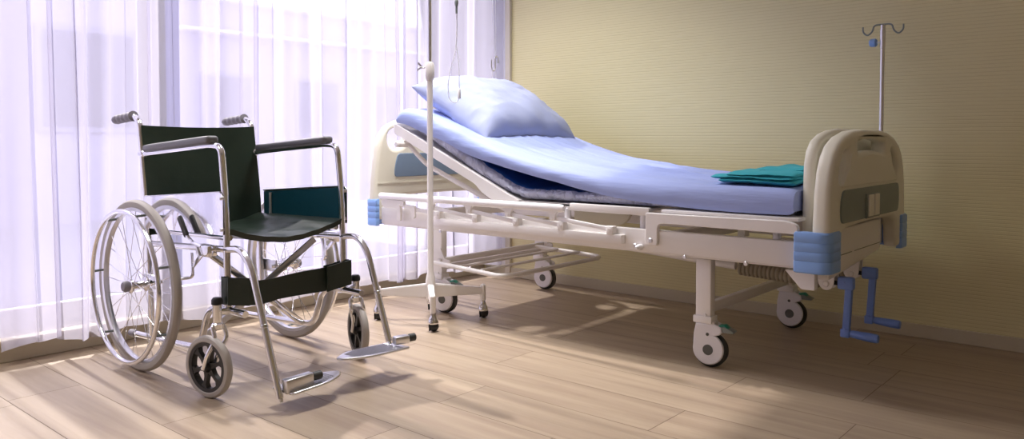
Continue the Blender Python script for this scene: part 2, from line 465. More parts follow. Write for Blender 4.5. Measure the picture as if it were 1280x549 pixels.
for s, nm in ((-1, 'near'), (1, 'far')):
    bm = bm_new(); ya = BY+s*HW; yb = BY+s*(HW-.032)
    y0, y1 = min(ya, yb), max(ya, yb)
    box(bm, -3.02, -.93, y0, y1, .406, .488, .004)
    box(bm, -3.02, -.93, y0 if s > 0 else y0+.012, y1 if s < 0 else y1-.012, .399, .407, .002)
    sb = put('side_beam', bm, 'ivory', bed)
    # bolts
    for xb, zb in ((-2.60,.432),(-1.555,.424),(-1.12,.400),(-1.35,.400),(-2.60,.398)):
        bm = bm_new(); cyl(bm, (xb, ya, zb), (0,s,0), .008, .006, 12, .002); put('bolt', bm, 'steel', sb)
bm = bm_new(); cyl(bm, (-1.53, NY+.002, .421), (0,-1,0), .011, .03, 14, .004); cyl(bm, (-1.53, NY-.026, .421), (0,-1,0), .006, .012, 10, .002)
put('release_pin', bm, 'white', bed)
for x in (-2.95, -2.18, -1.52, -1.02):
    bm = bm_new(); box(bm, x-.02, x+.02, NY+.03, FY-.03, .41, .46, .003); put('cross_rail', bm, 'ivory', bed)

# lifting sections of the bed deck
def deck(name, pts, th, y0, y1, m='ivory'):
    bm = bm_new()
    for a, b in zip(pts, pts[1:]):
        pass
    top = [(x, z) for x, z in pts]; bot = [(x, z-th) for x, z in reversed(pts)]
    plate(bm, [top+bot], abs(y1-y0), XZ((y0+y1)/2), .004, 1)
    return put(name, bm, m, bed)
# backrest section: deep side rails and a slatted sheet between them
for y0, y1 in ((NY+.02, NY+.045), (FY-.045, FY-.02)):
    bm = bm_new()
    plate(bm, [round_poly([(-2.945,.905),(-2.185,.577),(-2.145,.565),(-2.145,.556),(-2.30,.556),(-2.37,.592),(-2.40,.622),(-2.95,.853)], .02)], y1-y0, XZ((y0+y1)/2), .003, 1)
    put('backrest_rail', bm, 'ivory', bed)
bm = bm_new(); obox(bm, (-2.93,BY,.884), (-2.16,BY,.552), 2*HW-.095, .012); obox(bm, (-2.945,NY+.03,.885), (-2.945,FY-.03,.885), .02, .045, .004)
put('backrest_deck', bm, 'ivory', bed)
bm = bm_new(); cyl(bm, (-2.885,NY+.07,.80), (0,-1,0), .016, .09, 16, .006); tube(bm, [(-2.885,NY+.06,.80),(-2.80,NY+.10,.70),(-2.30,NY+.20,.47)], .012, 10, rad=.05); put('backrest_strut', bm, 'ivory', bed)
# thigh section
bm = bm_new(); box(bm, -1.868, -1.503, NY+.005, NY+.03, .537, .567, .003); box(bm, -1.868, -1.503, FY-.03, FY-.005, .537, .567, .003); box(bm, -2.14, -1.51, NY+.03, FY-.03, .552, .562); box(bm, -2.14,-1.87,NY+.03,NY+.05,.535,.562,.003)
put('thigh_section', bm, 'ivory', bed)
# leg section with its bent corner arm
bm = bm_new()
plate(bm, [round_poly([(-1.505,.552),(-1.455,.552),(-1.40,.552),(-.975,.556),(-.94,.545),(-.94,.514),(-1.40,.515),(-1.455,.515),(-1.455,.432),(-1.505,.432)], [.008,.01,.01,.02,.03,.012,.01,.022,.012,.012])], .02, XZ(NY-.006), .003, 2)
ls = put('leg_section', bm, 'ivory', bed)
bm = bm_new(); box(bm, -1.45, -.945, NY+.004, FY-.02, .553, .565, .002); box(bm, -1.45,-.945,FY-.025,FY-.005,.52,.56,.003); put('sheet_panel', bm, 'ivory', ls)
bm = bm_new(); cyl(bm, (-1.482, NY-.014, .450), (0,-1,0), .009, .006, 14, .002); put('bolt', bm, 'steel', ls)
for x in (-1.545, -1.03, -1.90):
    bm = bm_new(); cyl(bm, (x, NY+.04, .485), (0,0,1), .014, .06, 16, .003); put('deck_buffer', bm, 'caster', bed, label='pale grey rubber buffer')
bm = bm_new(); box(bm, -1.17,-1.145, NY+.04, NY+.08, .485, .555); put('deck_bracket', bm, 'moulded', bed)
# cream knee-lifting linkage glimpsed between deck and frame
bm = bm_new(); plate(bm, [round_poly([(-1.95,.54),(-1.66,.54),(-1.70,.48),(-1.86,.45),(-1.95,.45)], .03)], .02, XZ(NY+.16), .003, 1); put('knee_linkage', bm, 'moulded', bed)

# folded-down side rail
rail = None
bm = bm_new()
tube(bm, [(-3.005,2.505,.546),(-2.995,2.505,.546),(-1.885,2.505,.546),(-1.872,2.505,.546)], [.008,.0165,.0165,.012], 16, flat=.72)
rail = put('side_rail', bm, 'white', bed)
bm = bm_new(); box(bm, -2.625, -1.60, 2.502, 2.530, .427, .462, .003); put('lower_bar', bm, 'ivory', rail)
ups = [(-2.633,.508), (-2.397,.507), (-2.164,.506), (-1.928,.506)]
lows = [(-2.590,.478), (-2.357,.476), (-2.122,.475), (-1.886,.477), (-1.652,.478)]
starts = [(-2.79,.496)]+ups
for (a, za), (b, zb) in zip(starts, lows):
    bm = bm_new(); obox(bm, (a,2.513,za), (b,2.513,zb), .010, .017, .003); put('link', bm, 'white', rail)
for (a, za) in ups:
    bm = bm_new(); plate(bm, [round_poly([(a-.034,.536),(a+.034,.536),(a+.016,.520),(a+.013,.495),(a-.013,.495),(a-.016,.520)], .008)], .012, XZ(2.505), .001, 1)
    cyl(bm, (a,2.50,za-.002), (0,-1,0), .006, .004, 10); put('hanger', bm, 'ivory', rail)
for (a, za) in lows:
    bm = bm_new(); box(bm, a-.015, a+.015, 2.498, 2.529, .458, .492, .004); cyl(bm, (a,2.499,za), (0,-1,0), .006, .004, 10); put('pivot_block', bm, 'ivory', rail)
bm = bm_new()
plate(bm, [round_poly([(-2.985,.532),(-2.82,.528),(-2.82,.50),(-2.845,.50),(-2.845,.432),(-2.872,.432),(-2.872,.492),(-2.965,.49),(-2.985,.505)], .008)], .014, XZ(2.507), .002, 1)
plate(bm, [round_poly([(-2.82,.513),(-2.745,.507),(-2.745,.452),(-2.765,.447),(-2.775,.487),(-2.82,.49)], .006)], .012, XZ(2.506), .002, 1)
cyl(bm, (-2.852,2.50,.505), (0,-1,0), .006, .004, 10); put('latch', bm, 'ivory', rail)
# far side rail, folded the same way
bm = bm_new(); tube(bm, [(-3.005,2*BY-2.505,.546),(-1.872,2*BY-2.505,.546)], .014, 12, flat=.72); box(bm, -2.62,-1.60,FY,FY+.026,.427,.462,.003)
for (a, za), (b, zb) in zip(starts, lows): obox(bm, (a,FY+.017,za+.02), (b,FY+.017,zb-.01), .010, .017)
put('side_rail', bm, 'white', bed)

# ---- head and foot boards
def board_outline(cy, pts, zb, halfb):
    r = [(cy+a, z) for a, z in pts]; l = [(cy-a, z) for a, z in reversed(pts) if a > 0]
    return r+l
def half(*p): return list(p)
def mirror(o, cy): return [(2*cy-y, z) for y, z in reversed(o)]
# outer foot board with open lower arch
CY = 2.965
side = [(.10,.857),(.20,.850),(.29,.832),(.35,.806),(.39,.770),(.418,.72),(.436,.65),(.445,.55),(.452,.40),(.345,.40),(.335,.47),(.315,.505),(.27,.524),(.10,.530)]
outl = [(CY+a,z) for a,z in side]+[(CY-a,z) for a,z in reversed(side)]
slot = round_poly([(CY-.155,.770),(CY-.165,.812),(CY-.05,.822),(CY+.05,.822),(CY+.165,.812),(CY+.155,.770),(CY+.06,.782),(CY-.06,.782)], .022)
cresR = smooth_loop([(CY+.255,.790),(CY+.305,.772),(CY+.335,.735),(CY+.345,.690),(CY+.318,.672),(CY+.290,.690),(CY+.262,.735),(CY+.238,.775)], 4)
cresL = [(2*CY-y, z) for y, z in reversed(cresR)]
bm = bm_new(); plate(bm, [outl, slot, cresR, cresL], .056, YZ(-.872), .019, 4)
fb = put('footboard', bm, 'moulded', bed, angle=60)
bm = bm_new()
pan = round_poly([(CY-.225,.785),(CY-.175,.762),(CY,.774),(CY+.175,.762),(CY+.225,.785),(CY+.25,.73),(CY+.33,.663),(CY-.33,.663),(CY-.25,.73)], .02)
plate(bm, [pan], .030, YZ(-.857), .006, 2); put('raised_panel', bm, 'moulded', fb)
bm = bm_new(); plate(bm, [round_poly([(CY-.325,.655),(CY+.325,.655),(CY+.335,.60),(CY+.325,.546),(CY-.335,.546),(CY-.345,.60)], .022)], .020, YZ(-.849), .002, 1)
ins = put('inset_panel', bm, 'footslate', fb, label='grey-green inset panel')
bm = bm_new(); box(bm, -.840, -.834, CY-.09, CY+.065, .545, .632, .002); put('card_holder', bm, 'footslate', fb)
for a, b in ((CY-.075, CY-.022), (CY-.008, CY+.045)):
    bm = bm_new(); box(bm, -.836, -.829, a, b, .552, .628, .002); put('name_card', bm, 'card', fb, label='blank cream card')
# second board on the mattress side
s2 = [(.10,.860),(.18,.854),(.25,.842),(.31,.820),(.345,.787),(.362,.74),(.366,.68),(.368,.60),(.370,.50),(.370,.44),(.28,.44),(.10,.44)]
o2 = [(CY+a,z) for a,z in s2]+[(CY-a,z) for a,z in reversed(s2)]
bm = bm_new(); plate(bm, [o2, [(y-.01, z) for y, z in round_poly([(CY-.035,.775),(CY-.035,.822),(CY+.075,.822),(CY+.075,.775)], .02)]], .040, YZ(-.940), .016, 3)
put('inner_footboard', bm, 'moulded', bed, angle=60)
# end beam under the foot board
bm = bm_new(); plate(bm, [round_poly([(CY-.33,.52),(CY+.25,.52),(CY+.25,.425),(CY+.235,.40),(CY-.25,.36),(CY-.33,.355)], .012)], .05, YZ(-.905), .006, 2)
eb = put('end_beam', bm, 'ivory', bed)
bm = bm_new(); box(bm, -.880, -.8785, CY-.29, CY-.10, .4268, .4285); box(bm, -.880, -.8785, CY-.07, CY+.235, .4268, .4285); put('seam', bm, 'dot', eb)
bm = bm_new(); plate(bm, [round_poly([(-1.0,.39),(-.90,.39),(-.90,.33),(-.945,.33)], .006)], .03, XZ(NY+.045), .002, 1); put('corner_gusset', bm, 'ivory', bed)

# headboard
CH = 2.965
hside = [(.10,.942),(.20,.936),(.30,.920),(.37,.888),(.405,.845),(.425,.78),(.438,.70),(.450,.60),(.455,.50),(.455,.42),(.36,.42),(.35,.50),(.31,.532),(.10,.538)]
ho = [(CH+a,z) for a,z in hside]+[(CH-a,z) for a,z in reversed(hside)]
hh = smooth_loop([(CH-.345,.868),(CH-.29,.886),(CH-.23,.872),(CH-.235,.82),(CH-.265,.785),(CH-.315,.772),(CH-.352,.79),(CH-.362,.83)], 4)
hh2 = [(2*CH-y, z) for y, z in reversed(hh)]
bm = bm_new(); plate(bm, [ho, hh, hh2], .05, YZ(-3.075), .018, 3)
hb = put('headboard', bm, 'moulded', bed, angle=60)
bm = bm_new(); plate(bm, [round_poly([(CH-.30,.752),(CH+.30,.752),(CH+.32,.69),(CH+.30,.632),(CH-.325,.632),(CH-.32,.69)], .022)], .060, YZ(-3.075), .003, 1)
put('inset_panel', bm, 'slate', hb, label='slate blue inset panel')
bm = bm_new(); box(bm, -3.049, -3.046, CH-.435, CH+.435, .601, .607); put('seam', bm, 'moulded', hb)
# blue corner bumpers
def bumper(x0, x1, s, z0=.392, z1=.525, out=1):
    bm = bm_new()
    ye = BY+s*(HW+.022); yi = BY+s*(HW-.085)
    a, b = (x0, x1)
    corner = [(a,ye),(b,ye),(b,yi),(b-out*.022,yi),(b-out*.022,BY+s*(HW-.002)),(a,BY+s*(HW-.002))]
    rr = [.006,.045,.006,.004,.03,.004]
    lvl = [z0, z0+.004, z0+.036, z0+.039, z0+.042, z0+.066, z0+.069, z0+.072, z0+.096, z0+.099, z0+.102, z1-.006, z1]
    rings = []
    cx = (a+b)/2; cyy = (ye+yi)/2
    P = round_poly(corner, rr, 6)
    for k, z in enumerate(lvl):
        sh = .004 if z in (lvl[0], lvl[-1]) else (.0015 if k in (3, 6, 9) else 0)
        rings.append([bm.verts.new((x-math.copysign(sh, x-cx), y-math.copysign(sh, y-cyy), z)) for x, y in P])
    for i in range(len(rings)-1):
        for k in range(len(P)):
            k2 = (k+1) % len(P); bm.faces.new((rings[i][k], rings[i][k2], rings[i+1][k2], rings[i+1][k]))
    bm.faces.new(rings[0]); bm.faces.new(rings[-1])
    return put('corner_bumper', bm, 'blue', bed, label='blue plastic corner bumper')
bumper(-.952, -.835, -1); bumper(-.952, -.835, 1)
bumper(-3.035, -3.125, -1, out=-1); bumper(-3.035, -3.125, 1, out=-1)

# legs, castors, cross members
def bed_caster(cx, cy, rz, pedal):
    """white twin-shell castor, wheel .125 across; local frame turned by rz about its stem"""
    T = Matrix.Translation((cx, cy, 0)) @ Matrix.Rotation(rz, 4, 'Z')
    bm = bm_new()
    pts = [(-.040,.160),(.030,.160),(.052,.150),(.056,.132),(.046,.122),(.030,.118)]
    arc = [(.006+.057*math.cos(a), .068+.057*math.sin(a)) for a in [R(d) for d in range(58, -200, -14)]]
    prof = pts+arc+[(-.048,.12)]
    for s in (-1, 1):
        plate(bm, [prof], .012, T @ XZ(s*.022), .005, 2)
    plate(bm, [round_poly([(-.040,.168),(.028,.168),(.028,.140),(-.040,.140)], .006)], .050, T @ XZ(0), .004, 1)
    c = put('caster', bm, 'caster', bed, label='white castor shell')
    bm = bm_new(); w = Matrix.Translation((0,0,0))
    lathe(bm, [(.02,-.015),(.056,-.015),(.0625,-.009),(.0625,.009),(.056,.015),(.02,.015)], 36, T @ Matrix.Translation((.009,0,.0625)) @ Matrix.Rotation(PI/2, 4, 'X'), closed=True); put('wheel', bm, 'dark', c)
    for s in (-1, 1):
        bm = bm_new(); cyl(bm, T @ Vector((.006,s*.0275,.066)), T.to_3x3() @ Vector((0,s,0)), .019, .002, 24, .0005); put('hub_cap', bm, 'dot', c)
        bm = bm_new(); cyl(bm, T @ Vector((.004,s*.0275,.122)), T.to_3x3() @ Vector((0,s,0)), .006, .002, 14, .0005); put('pivot_cap', bm, 'dot', c)
    if pedal:
        bm = bm_new(); plate(bm, [[(.040,.150),(.062,.154),(.098,.138),(.094,.132),(.060,.132),(.044,.134)]], .040, T @ XZ(0), .003, 1); put('brake_pedal', bm, 'greylever', c)
        bm = bm_new(); plate(bm, [round_poly([(.040,.156),(.062,.160),(.078,.146),(.056,.142),(.040,.144)], .004)], .034, T @ XZ(0), .003, 1); put('brake_tab', bm, 'green', c, label='green brake tab')
    return c
LX_F, LX_H = -1.305, -2.680
for (lx, s) in ((LX_F,-1), (LX_F,1), (LX_H,-1), (LX_H,1)):
    y = 2.602 if s < 0 else 3.375
    bm = bm_new(); box(bm, lx-.030, lx+.030, y-.019, y+.019, .166, .392, .005); box(bm, lx-.036, lx+.036, y-.026, y+.026, .160, .186, .003)
    cyl(bm, (lx+.01, y-.019, .19), (0,-1,0), .005, .005, 10)
    put('leg', bm, 'ivory', bed)
    bed_caster(lx+.012 if lx > -2 else lx+.02, y+.005, {(-1.305,-1): R(8), (-1.305,1): R(4), (-2.680,-1): R(14), (-2.680,1): R(6)}[(lx, s)], not (lx < -2 and s > 0))
bm = bm_new(); box(bm, LX_F-.012, LX_F+.012, 2.62, 3.357, .19, .228, .003); put('leg_brace', bm, 'ivory', bed)
bm = bm_new(); box(bm, LX_H-.012, LX_H+.012, 2.62, 3.357, .20, .228, .003); put('leg_brace', bm, 'ivory', bed)
# basin rack between the head legs
bm = bm_new()
RZ = .242
box(bm, -2.655, -2.635, 2.56, 3.42, RZ-.005, RZ+.022, .003)
tube(bm, [(-2.645,2.535,RZ+.006),(-2.22,2.505,RZ-.006),(-2.195,2.56,RZ-.008),(-2.195,3.22,RZ-.008),(-2.22,3.262,RZ-.006),(-2.645,3.275,RZ+.006)], .011, 10, rad=.05)
for x in (-2.48, -2.34): tube(bm, [(x,2.525,RZ+.004),(x,3.268,RZ+.004)], .007, 8)
rk = put('basin_rack', bm, 'ivory', bed)
for y in (2.575, 3.35):
    bm = bm_new(); plate(bm, [round_poly([(-2.655,.31),(-2.645,.31),(-2.615,.262),(-2.58,.258),(-2.58,.222),(-2.655,.222)], .006)], .008, XZ(y), .001, 1); put('rack_bracket', bm, 'ivory', rk)

# crank screws with bellows
def bellows(bm, p0, p1, r0, r1, n):
    p0, p1 = Vector(p0), Vector(p1); L_ = (p1-p0).length; pr = []
    for k in range(n):
        a = L_*k/n; w = L_/n; rr = r0+(r1-r0)*k/n
        pr += [(rr*.80, a), (rr*.97, a+w*.2), (rr, a+w*.45), (rr*.97, a+w*.7), (rr*.80, a+w*.95)]
    lathe(bm, [(0,0)]+pr+[(0,L_)], 20, axis(p0, p1-p0))
for cyk, s in ((2.805, 0), (3.075, 1)):
    zc = .322
    bm = bm_new(); cyl(bm, (-2.0,cyk,.385), (Vector((-.96,cyk,zc))-Vector((-2.0,cyk,.385))), .014, .72, 14); put('crank_shaft', bm, 'ivory', bed)
    bm = bm_new(); bellows(bm, (-1.265,cyk,.338), (-.965,cyk,.322), .029, .026, 19); put('bellows', bm, 'bellows', bed, label='taupe ribbed rubber bellows')
    bm = bm_new()
    for yy in (cyk-.022, cyk+.022):
        plate(bm, [round_poly([(-.968,.372),(-.908,.372),(-.912,.318),(-.920,.302),(-.938,.294),(-.956,.302),(-.966,.318)], .012)], .006, XZ(yy), .002, 1)
    cyl(bm, (-.938,cyk-.032,.318), (0,1,0), .011, .064, 16, .003); put('crank_bracket', bm, 'ivory', bed)
    bm = bm_new(); cyl(bm, (-.935,cyk,zc), (1,0,-.05), .008, .05, 12); put('crank_pin', bm, 'black', bed)
    dz = -.0
    bm = bm_new()
    box(bm, -.905, -.850, cyk-.014, cyk+.014, .302, .346, .007)
    obox(bm, (-.866,cyk,.335), (-.876,cyk,.148), .022, .024, .004, up=(1,0,0))
    box(bm, -.892, -.862, cyk-.015, cyk+.015, .136, .166, .004)
    cyl(bm, (-.882,cyk-.0145,.325), (0,-1,0), .005, .003, 10); cyl(bm, (-.878,cyk-.0145,.165), (0,-1,0), .005, .003, 10)
    ck = put('crank', bm, 'crankblue', bed, label='blue folding crank arm')
    bm = bm_new(); tube(bm, [(-.864,cyk,.151),(-.855,cyk,.150),(-.80,cyk,.147),(-.775,cyk,.146),(-.770,cyk,.146)], [.010,.013,.016,.0155,.013], 14); put('crank_handle', bm, 'crankblue', ck)

# drip pole clamped in the far foot corner
dp = thing('drip_pole', 'short steel drip pole with two hooks and blue knob rising behind the footboard', 'drip pole', (-.938, 3.405, .489))
bm = bm_new(); cyl(bm, (-.938,3.405,.489), (0,0,1), .0085, .797, 16, .001); cyl(bm, (-.938,3.405,1.19), (0,0,1), .0105, .08, 16, .002); put('pole', bm, 'steel', dp)
bm = bm_new(); tube(bm, [(-1.015,3.405,1.283),(-1.015,3.405,1.262),(-0.998,3.405,1.245),(-0.979,3.405,1.260),(-0.973,3.405,1.283),(-0.963,3.405,1.288),(-0.938,3.405,1.288),(-0.913,3.405,1.288),(-0.903,3.405,1.283),(-0.897,3.405,1.260),(-0.878,3.405,1.245),(-0.861,3.405,1.262),(-0.861,3.405,1.283)], .0033, 8, rad=.013); put('hook', bm, 'greylever', dp)
bm = bm_new(); cyl(bm, (-0.947,3.405,1.216), (-1,0,0), .004, .02, 10); put('screw', bm, 'steel', dp)
bm = bm_new(); cyl(bm, (-0.960,3.405,1.216), (-1,0,0), .0165, .028, 20, .005); put('knob', bm, 'blue', dp, label='blue plastic knob')

# ================================================================== MATTRESS, SHEET, PILLOW, CLOTH
mt_top = [(-2.93,.975),(-2.60,.828),(-2.44,.748),(-2.30,.680),(-2.19,.628),(-2.12,.612),(-1.90,.612),(-1.6,.618),(-.985,.62)]
mt_bot = [(-2.93,.906),(-2.19,.585),(-2.12,.569),(-1.87,.570),(-1.5,.570),(-.985,.569)]
mat_t = thing('mattress', 'royal blue mattress in crinkled clear plastic on the bed under the sheet', 'mattress', (-1.97, BY, .569))
bm = bm_new(); n = 150; rings = []
MY0, MY1 = NY+.040, FY-.04
for i in range(n+1):
    x = -2.915+(1.925)*i/n
    seam = sum(math.exp(-((x-c)/.008)**2) for c in (-2.175, -1.86))
    zt, zb = interp(mt_top, x), interp(mt_bot, x)+.002
    pin = .010*seam
    def wr(k): return .010*noise.noise((x*30, k*2.3, 1))+.006*noise.noise((x*80, k*3, 4))
    sec = [(MY0+.01+pin, zb), (MY0+pin+wr(1), zb+.012), (MY0-.004+pin+wr(2), (zt+zb)/2), (MY0+pin+wr(3), zt-.012), (MY0+.014+pin, zt-pin*.5+wr(4)*.5),
           (MY0+.06, zt), (BY, zt+.004), (MY1-.02, zt), (MY1, zt-.012), (MY1, zb+.012), (MY1-.01, zb)]
    rings.append([bm.verts.new((x, y, z)) for y, z in sec])
for i in range(n):
    for k in range(11):
        k2 = (k+1) % 11; bm.faces.new((rings[i][k], rings[i][k2], rings[i+1][k2], rings[i+1][k]))
bm.faces.new(rings[0]); bm.faces.new(rings[-1])
side_faces = None
o = put('plastic_cover', bm, 'wrap', mat_t, angle=80)
o.data.materials.append(M['mattop'])
for p in o.data.polygons:
    if p.index < n*11 and p.index % 11 in (4, 5, 6, 7): p.material_index = 1

sh_top = [(-2.925,.935),(-2.905,.965),(-2.86,.972),(-2.78,.955),(-2.60,.893),(-2.38,.812),(-2.19,.757),(-2.05,.726),(-1.88,.697),(-1.70,.675),(-1.40,.663),(-1.18,.660),(-.985,.657),(-.968,.650)]
sh_bot = [(-2.925,.905),(-2.86,.893),(-2.75,.858),(-2.60,.812),(-2.44,.752),(-2.25,.706),(-2.10,.675),(-1.94,.645),(-1.81,.620),(-1.63,.594),(-1.45,.580),(-1.23,.571),(-.985,.572),(-.968,.58)]
bm = bm_new(); n = 190; NYS, FYS = NY+.018, FY-.015
def fold(x, y):
    f = .0035*noise.noise((x*1.3, y*16, 2))+.002*noise.noise((x*3, y*38, 7))
    yy = y+.05*(x+2.0)*(y-2.9)+.012*noise.noise((x*2.2, y*3, 11))
    f += .0042*(1-abs(math.sin(yy*29+1)))**3*math.exp(-((x+1.72)/.42)**2)*(1+noise.noise((x*3, y*8, 5)))
    return f*(2.3+2.2*math.exp(-((x+1.7)/.45)**2))
rings = []
for i in range(n+1):
    x = -2.925+(1.957)*i/n
    t, b = crm(sh_top, x), crm(sh_bot, x)
    b = min(b, t-.02)
    w = .004*noise.noise((x*9, 0, 3)); hgt = t-b; sl = .006*noise.noise((x*2.5, 4, 3))
    ce = .012 if .1 < i/n < .97 else 0
    sec = [(NYS+.020, b+.004), (NYS+.004, b+.0005+w*.3), (NYS-.001+w, b+hgt*.25), (NYS-.001-w*.5+sl, b+hgt*.5), (NYS+.004+sl, b+hgt*.74), (NYS+.013, b+hgt*.90), (NYS+.028, t-.001)]
    for k in range(1, 110):
        y = NYS+.028+(FYS-NYS-.056)*k/110; e = math.sin(PI*k/110)
        sec.append((y, t+.006*e+fold(x, y)*min(1, 3*e)))
    sec += [(FYS-.028, t-.001), (FYS-.008, t-.010), (FYS, t-hgt*.5), (FYS, b+.01), (FYS-.02, b+.006)]
    rings.append([bm.verts.new((x+(.006*math.sin(k) if 0 else 0), y, z)) for k, (y, z) in enumerate(sec)])
for i in range(n):
    for k in range(len(rings[0])-1): bm.faces.new((rings[i][k], rings[i][k+1], rings[i+1][k+1], rings[i+1][k]))
# tucked ends
for ring, zlow, dx in ((rings[0], -.012, .0), (rings[-1], 0, .0)):
    bm.faces.new(ring)
o = put('fitted_sheet', bm, 'sheet', None, angle=50, loc=(-1.95, BY, .57))
tag(o, 'light blue bedsheet stretched over the mattress, sagging free of it at the bend', 'bedsheet')

def ease(v, p): return (1-abs(v)**p)
bm = bm_new(); nu, nv = 64, 48
foot = Vector((-2.428, 0, .826)); head = Vector((-2.885, 0, 1.075)); dv = (head-foot); nn = Vector((.458,0,.889))
def pil(u, v, top):
    # rectangle with slightly hollow sides and drawn-out corners
    eu = 1-.055*(1-v*v)**1.0; ev = 1-.075*(1-u*u)
    cu, cv = u*eu, v*ev
    y = 2.992+cu*.365 + .02*v*(u if u < 0 else 0)
    base = foot+dv*(.5+.5*cv)
    th = (max(0, 1-abs(u)**4.2)**.60)*(max(0, 1-abs(v)**3.6)**.5)
    if top:
        d = .132*th*(1+.10*v)
        d += th**.5*(.014*noise.noise((u*2.4, v*1.8, 5)) + .006*noise.noise((u*8+v*3, v*2.0, 9))+ .013*abs(u)**2*noise.noise((u*3, v*9, 3)))
        edge = max(abs(u)**6, abs(v)**6)
        d += .006*edge*math.sin(u*17+v*9)*(1-max(abs(u),abs(v))**20)
    else: d = -.072*th
    p = base+nn*d; 
    p.z -= .012*(abs(u)**8)*(1 if v < 0 else -.6)
    return (p.x, y, p.z)
T_ = {}; B_ = {}
for i in range(nu+1):
    for j in range(nv+1):
        u = -1+2*i/nu; v = -1+2*j/nv
        u = math.sin(u*PI/2)*.55+u*.45; v = math.sin(v*PI/2)*.55+v*.45
        T_[i,j] = bm.verts.new(pil(u, v, True))
        B_[i,j] = T_[i,j] if i in (0,nu) or j in (0,nv) else bm.verts.new(pil(u, v, False))
for i in range(nu):
    for j in range(nv):
        bm.faces.new((T_[i,j], T_[i+1,j], T_[i+1,j+1], T_[i,j+1])); bm.faces.new((B_[i,j], B_[i,j+1], B_[i+1,j+1], B_[i+1,j]))
o = put('pillow', bm, 'pillow', None, angle=120, loc=(-2.65, 2.99, .83))
tag(o, 'plump pale blue pillow lying on the raised head end of the bed', 'pillow')

# folded teal cloth: a stack of rounded folds
bm = bm_new()
def fold_layer(x0, x1, y0, y1, z, th, seed, tip=0):
    nx, ny = 34, 20; top = {}; bot = {}
    for i in range(nx+1):
        for j in range(ny+1):
            a, b = i/nx, j/ny
            x = x0+(x1-x0)*a + tip*(1-a)*(b); y = y0+(y1-y0)*b
            e = min(1, a*(nx/2.2), b*(ny/2.5), (1-b)*(ny/2.5), (1-a)*(nx/2.2)); e = math.sqrt(max(0, 1-(1-e)**2))
            w = .006*noise.noise((x*7, y*9, seed))+.003*noise.noise((x*19, y*15, seed))
            zc = z+w*.9 + .010*max(0, b-.3)*math.sin(a*7+seed)
            x += .010*noise.noise((y*7, seed, 1))*(1-a); y += .004*noise.noise((x*8, seed, 2))*(1-b)
            top[i,j] = bm.verts.new((x, y, zc+th/2*e+.0005)); bot[i,j] = bm.verts.new((x, y, zc-th/2*e-.0005))
    for i in range(nx):
        for j in range(ny):
            bm.faces.new((top[i,j], top[i+1,j], top[i+1,j+1], top[i,j+1])); bm.faces.new((bot[i,j], bot[i,j+1], bot[i+1,j+1], bot[i+1,j]))
    for i in range(nx):
        for j in (0, ny): bm.faces.new((top[i,j], bot[i,j], bot[i+1,j], top[i+1,j]) if j == 0 else (top[i,j], top[i+1,j], bot[i+1,j], bot[i,j]))
    for j in range(ny):
        for i in (0, nx): bm.faces.new((top[i,j], top[i,j+1], bot[i,j+1], bot[i,j]) if i == 0 else (top[i,j], bot[i,j], bot[i,j+1], top[i,j+1]))
fold_layer(-1.255,-.985, 2.588, 3.00, .6765, .019, 3, -.05)
fold_layer(-1.285,-.987, 2.590, 3.02, .6890, .018, 8, -.03)
fold_layer(-1.225,-.985, 2.594, 3.04, .7010, .019, 13, -.03)
fold_layer(-1.150,-.990, 2.70, 3.04, .7140, .018, 33, .0)
o = put('folded_cloth', bm, 'cloth', None, angle=60, loc=(-1.12, 2.8, .668))
tag(o, 'folded teal cotton cloth lying on the sheet against the footboard', 'folded cloth')

# ================================================================== DRIP STAND
SX, SY = -2.580, 2.446
iv = thing('drip_stand', 'cream four-legged drip stand on small castors between wheelchair and bed', 'drip stand', (SX, SY, 0))
bm = bm_new(); lathe(bm, [(.013,.10),(.020,.10),(.022,.12),(.022,.185),(.018,.205),(.0135,.225),(.0135,1.10),(.0100,1.10)], 24, Matrix.Translation((SX,SY,0))); lathe(bm, [(0,.085),(.013,.085),(.018,.10),(0,.102)], 20, Matrix.Translation((SX,SY,0)))
put('pole', bm, 'ivory', iv)
bm = bm_new(); lathe(bm, [(.0135,1.085),(.0165,1.09),(.0205,1.105),(.0205,1.155),(.0165,1.168),(.009,1.170)], 24, Matrix.Translation((SX,SY,0))); put('collar', bm, 'ivory', iv)
bm = bm_new(); cyl(bm, (SX-.018,SY-.010,1.145), (-.85,-.5,0), .0045, .022, 10); obox(bm, (SX-.030,SY-.018,1.144),(SX-.048,SY-.028,1.168), .004, .010, .002); obox(bm, (SX-.034,SY-.020,1.146),(SX-.052,SY-.032,1.132), .004, .008, .002); put('wing_screw', bm, 'steel', iv)
bm = bm_new(); cyl(bm, (SX,SY,1.16), (0,0,1), .0085, .86, 18, .001); put('upper_pole', bm, 'steel', iv)
bm = bm_new(); Zt = 2.02
for a in (40, 130, 220, 310):
    d = Vector((math.cos(R(a)), math.sin(R(a)), 0)); c0 = Vector((SX,SY,Zt))
    tube(bm, [c0, c0+d*.09, c0+d*.12+Vector((0,0,-.03)), c0+d*.145, c0+d*.145+Vector((0,0,.025))], .0035, 8, rad=.02)
put('hook', bm, 'steel', iv)
ends = [(-2.425,2.312), (-2.440,2.645), (-2.772,2.300), (-2.735,2.60)]
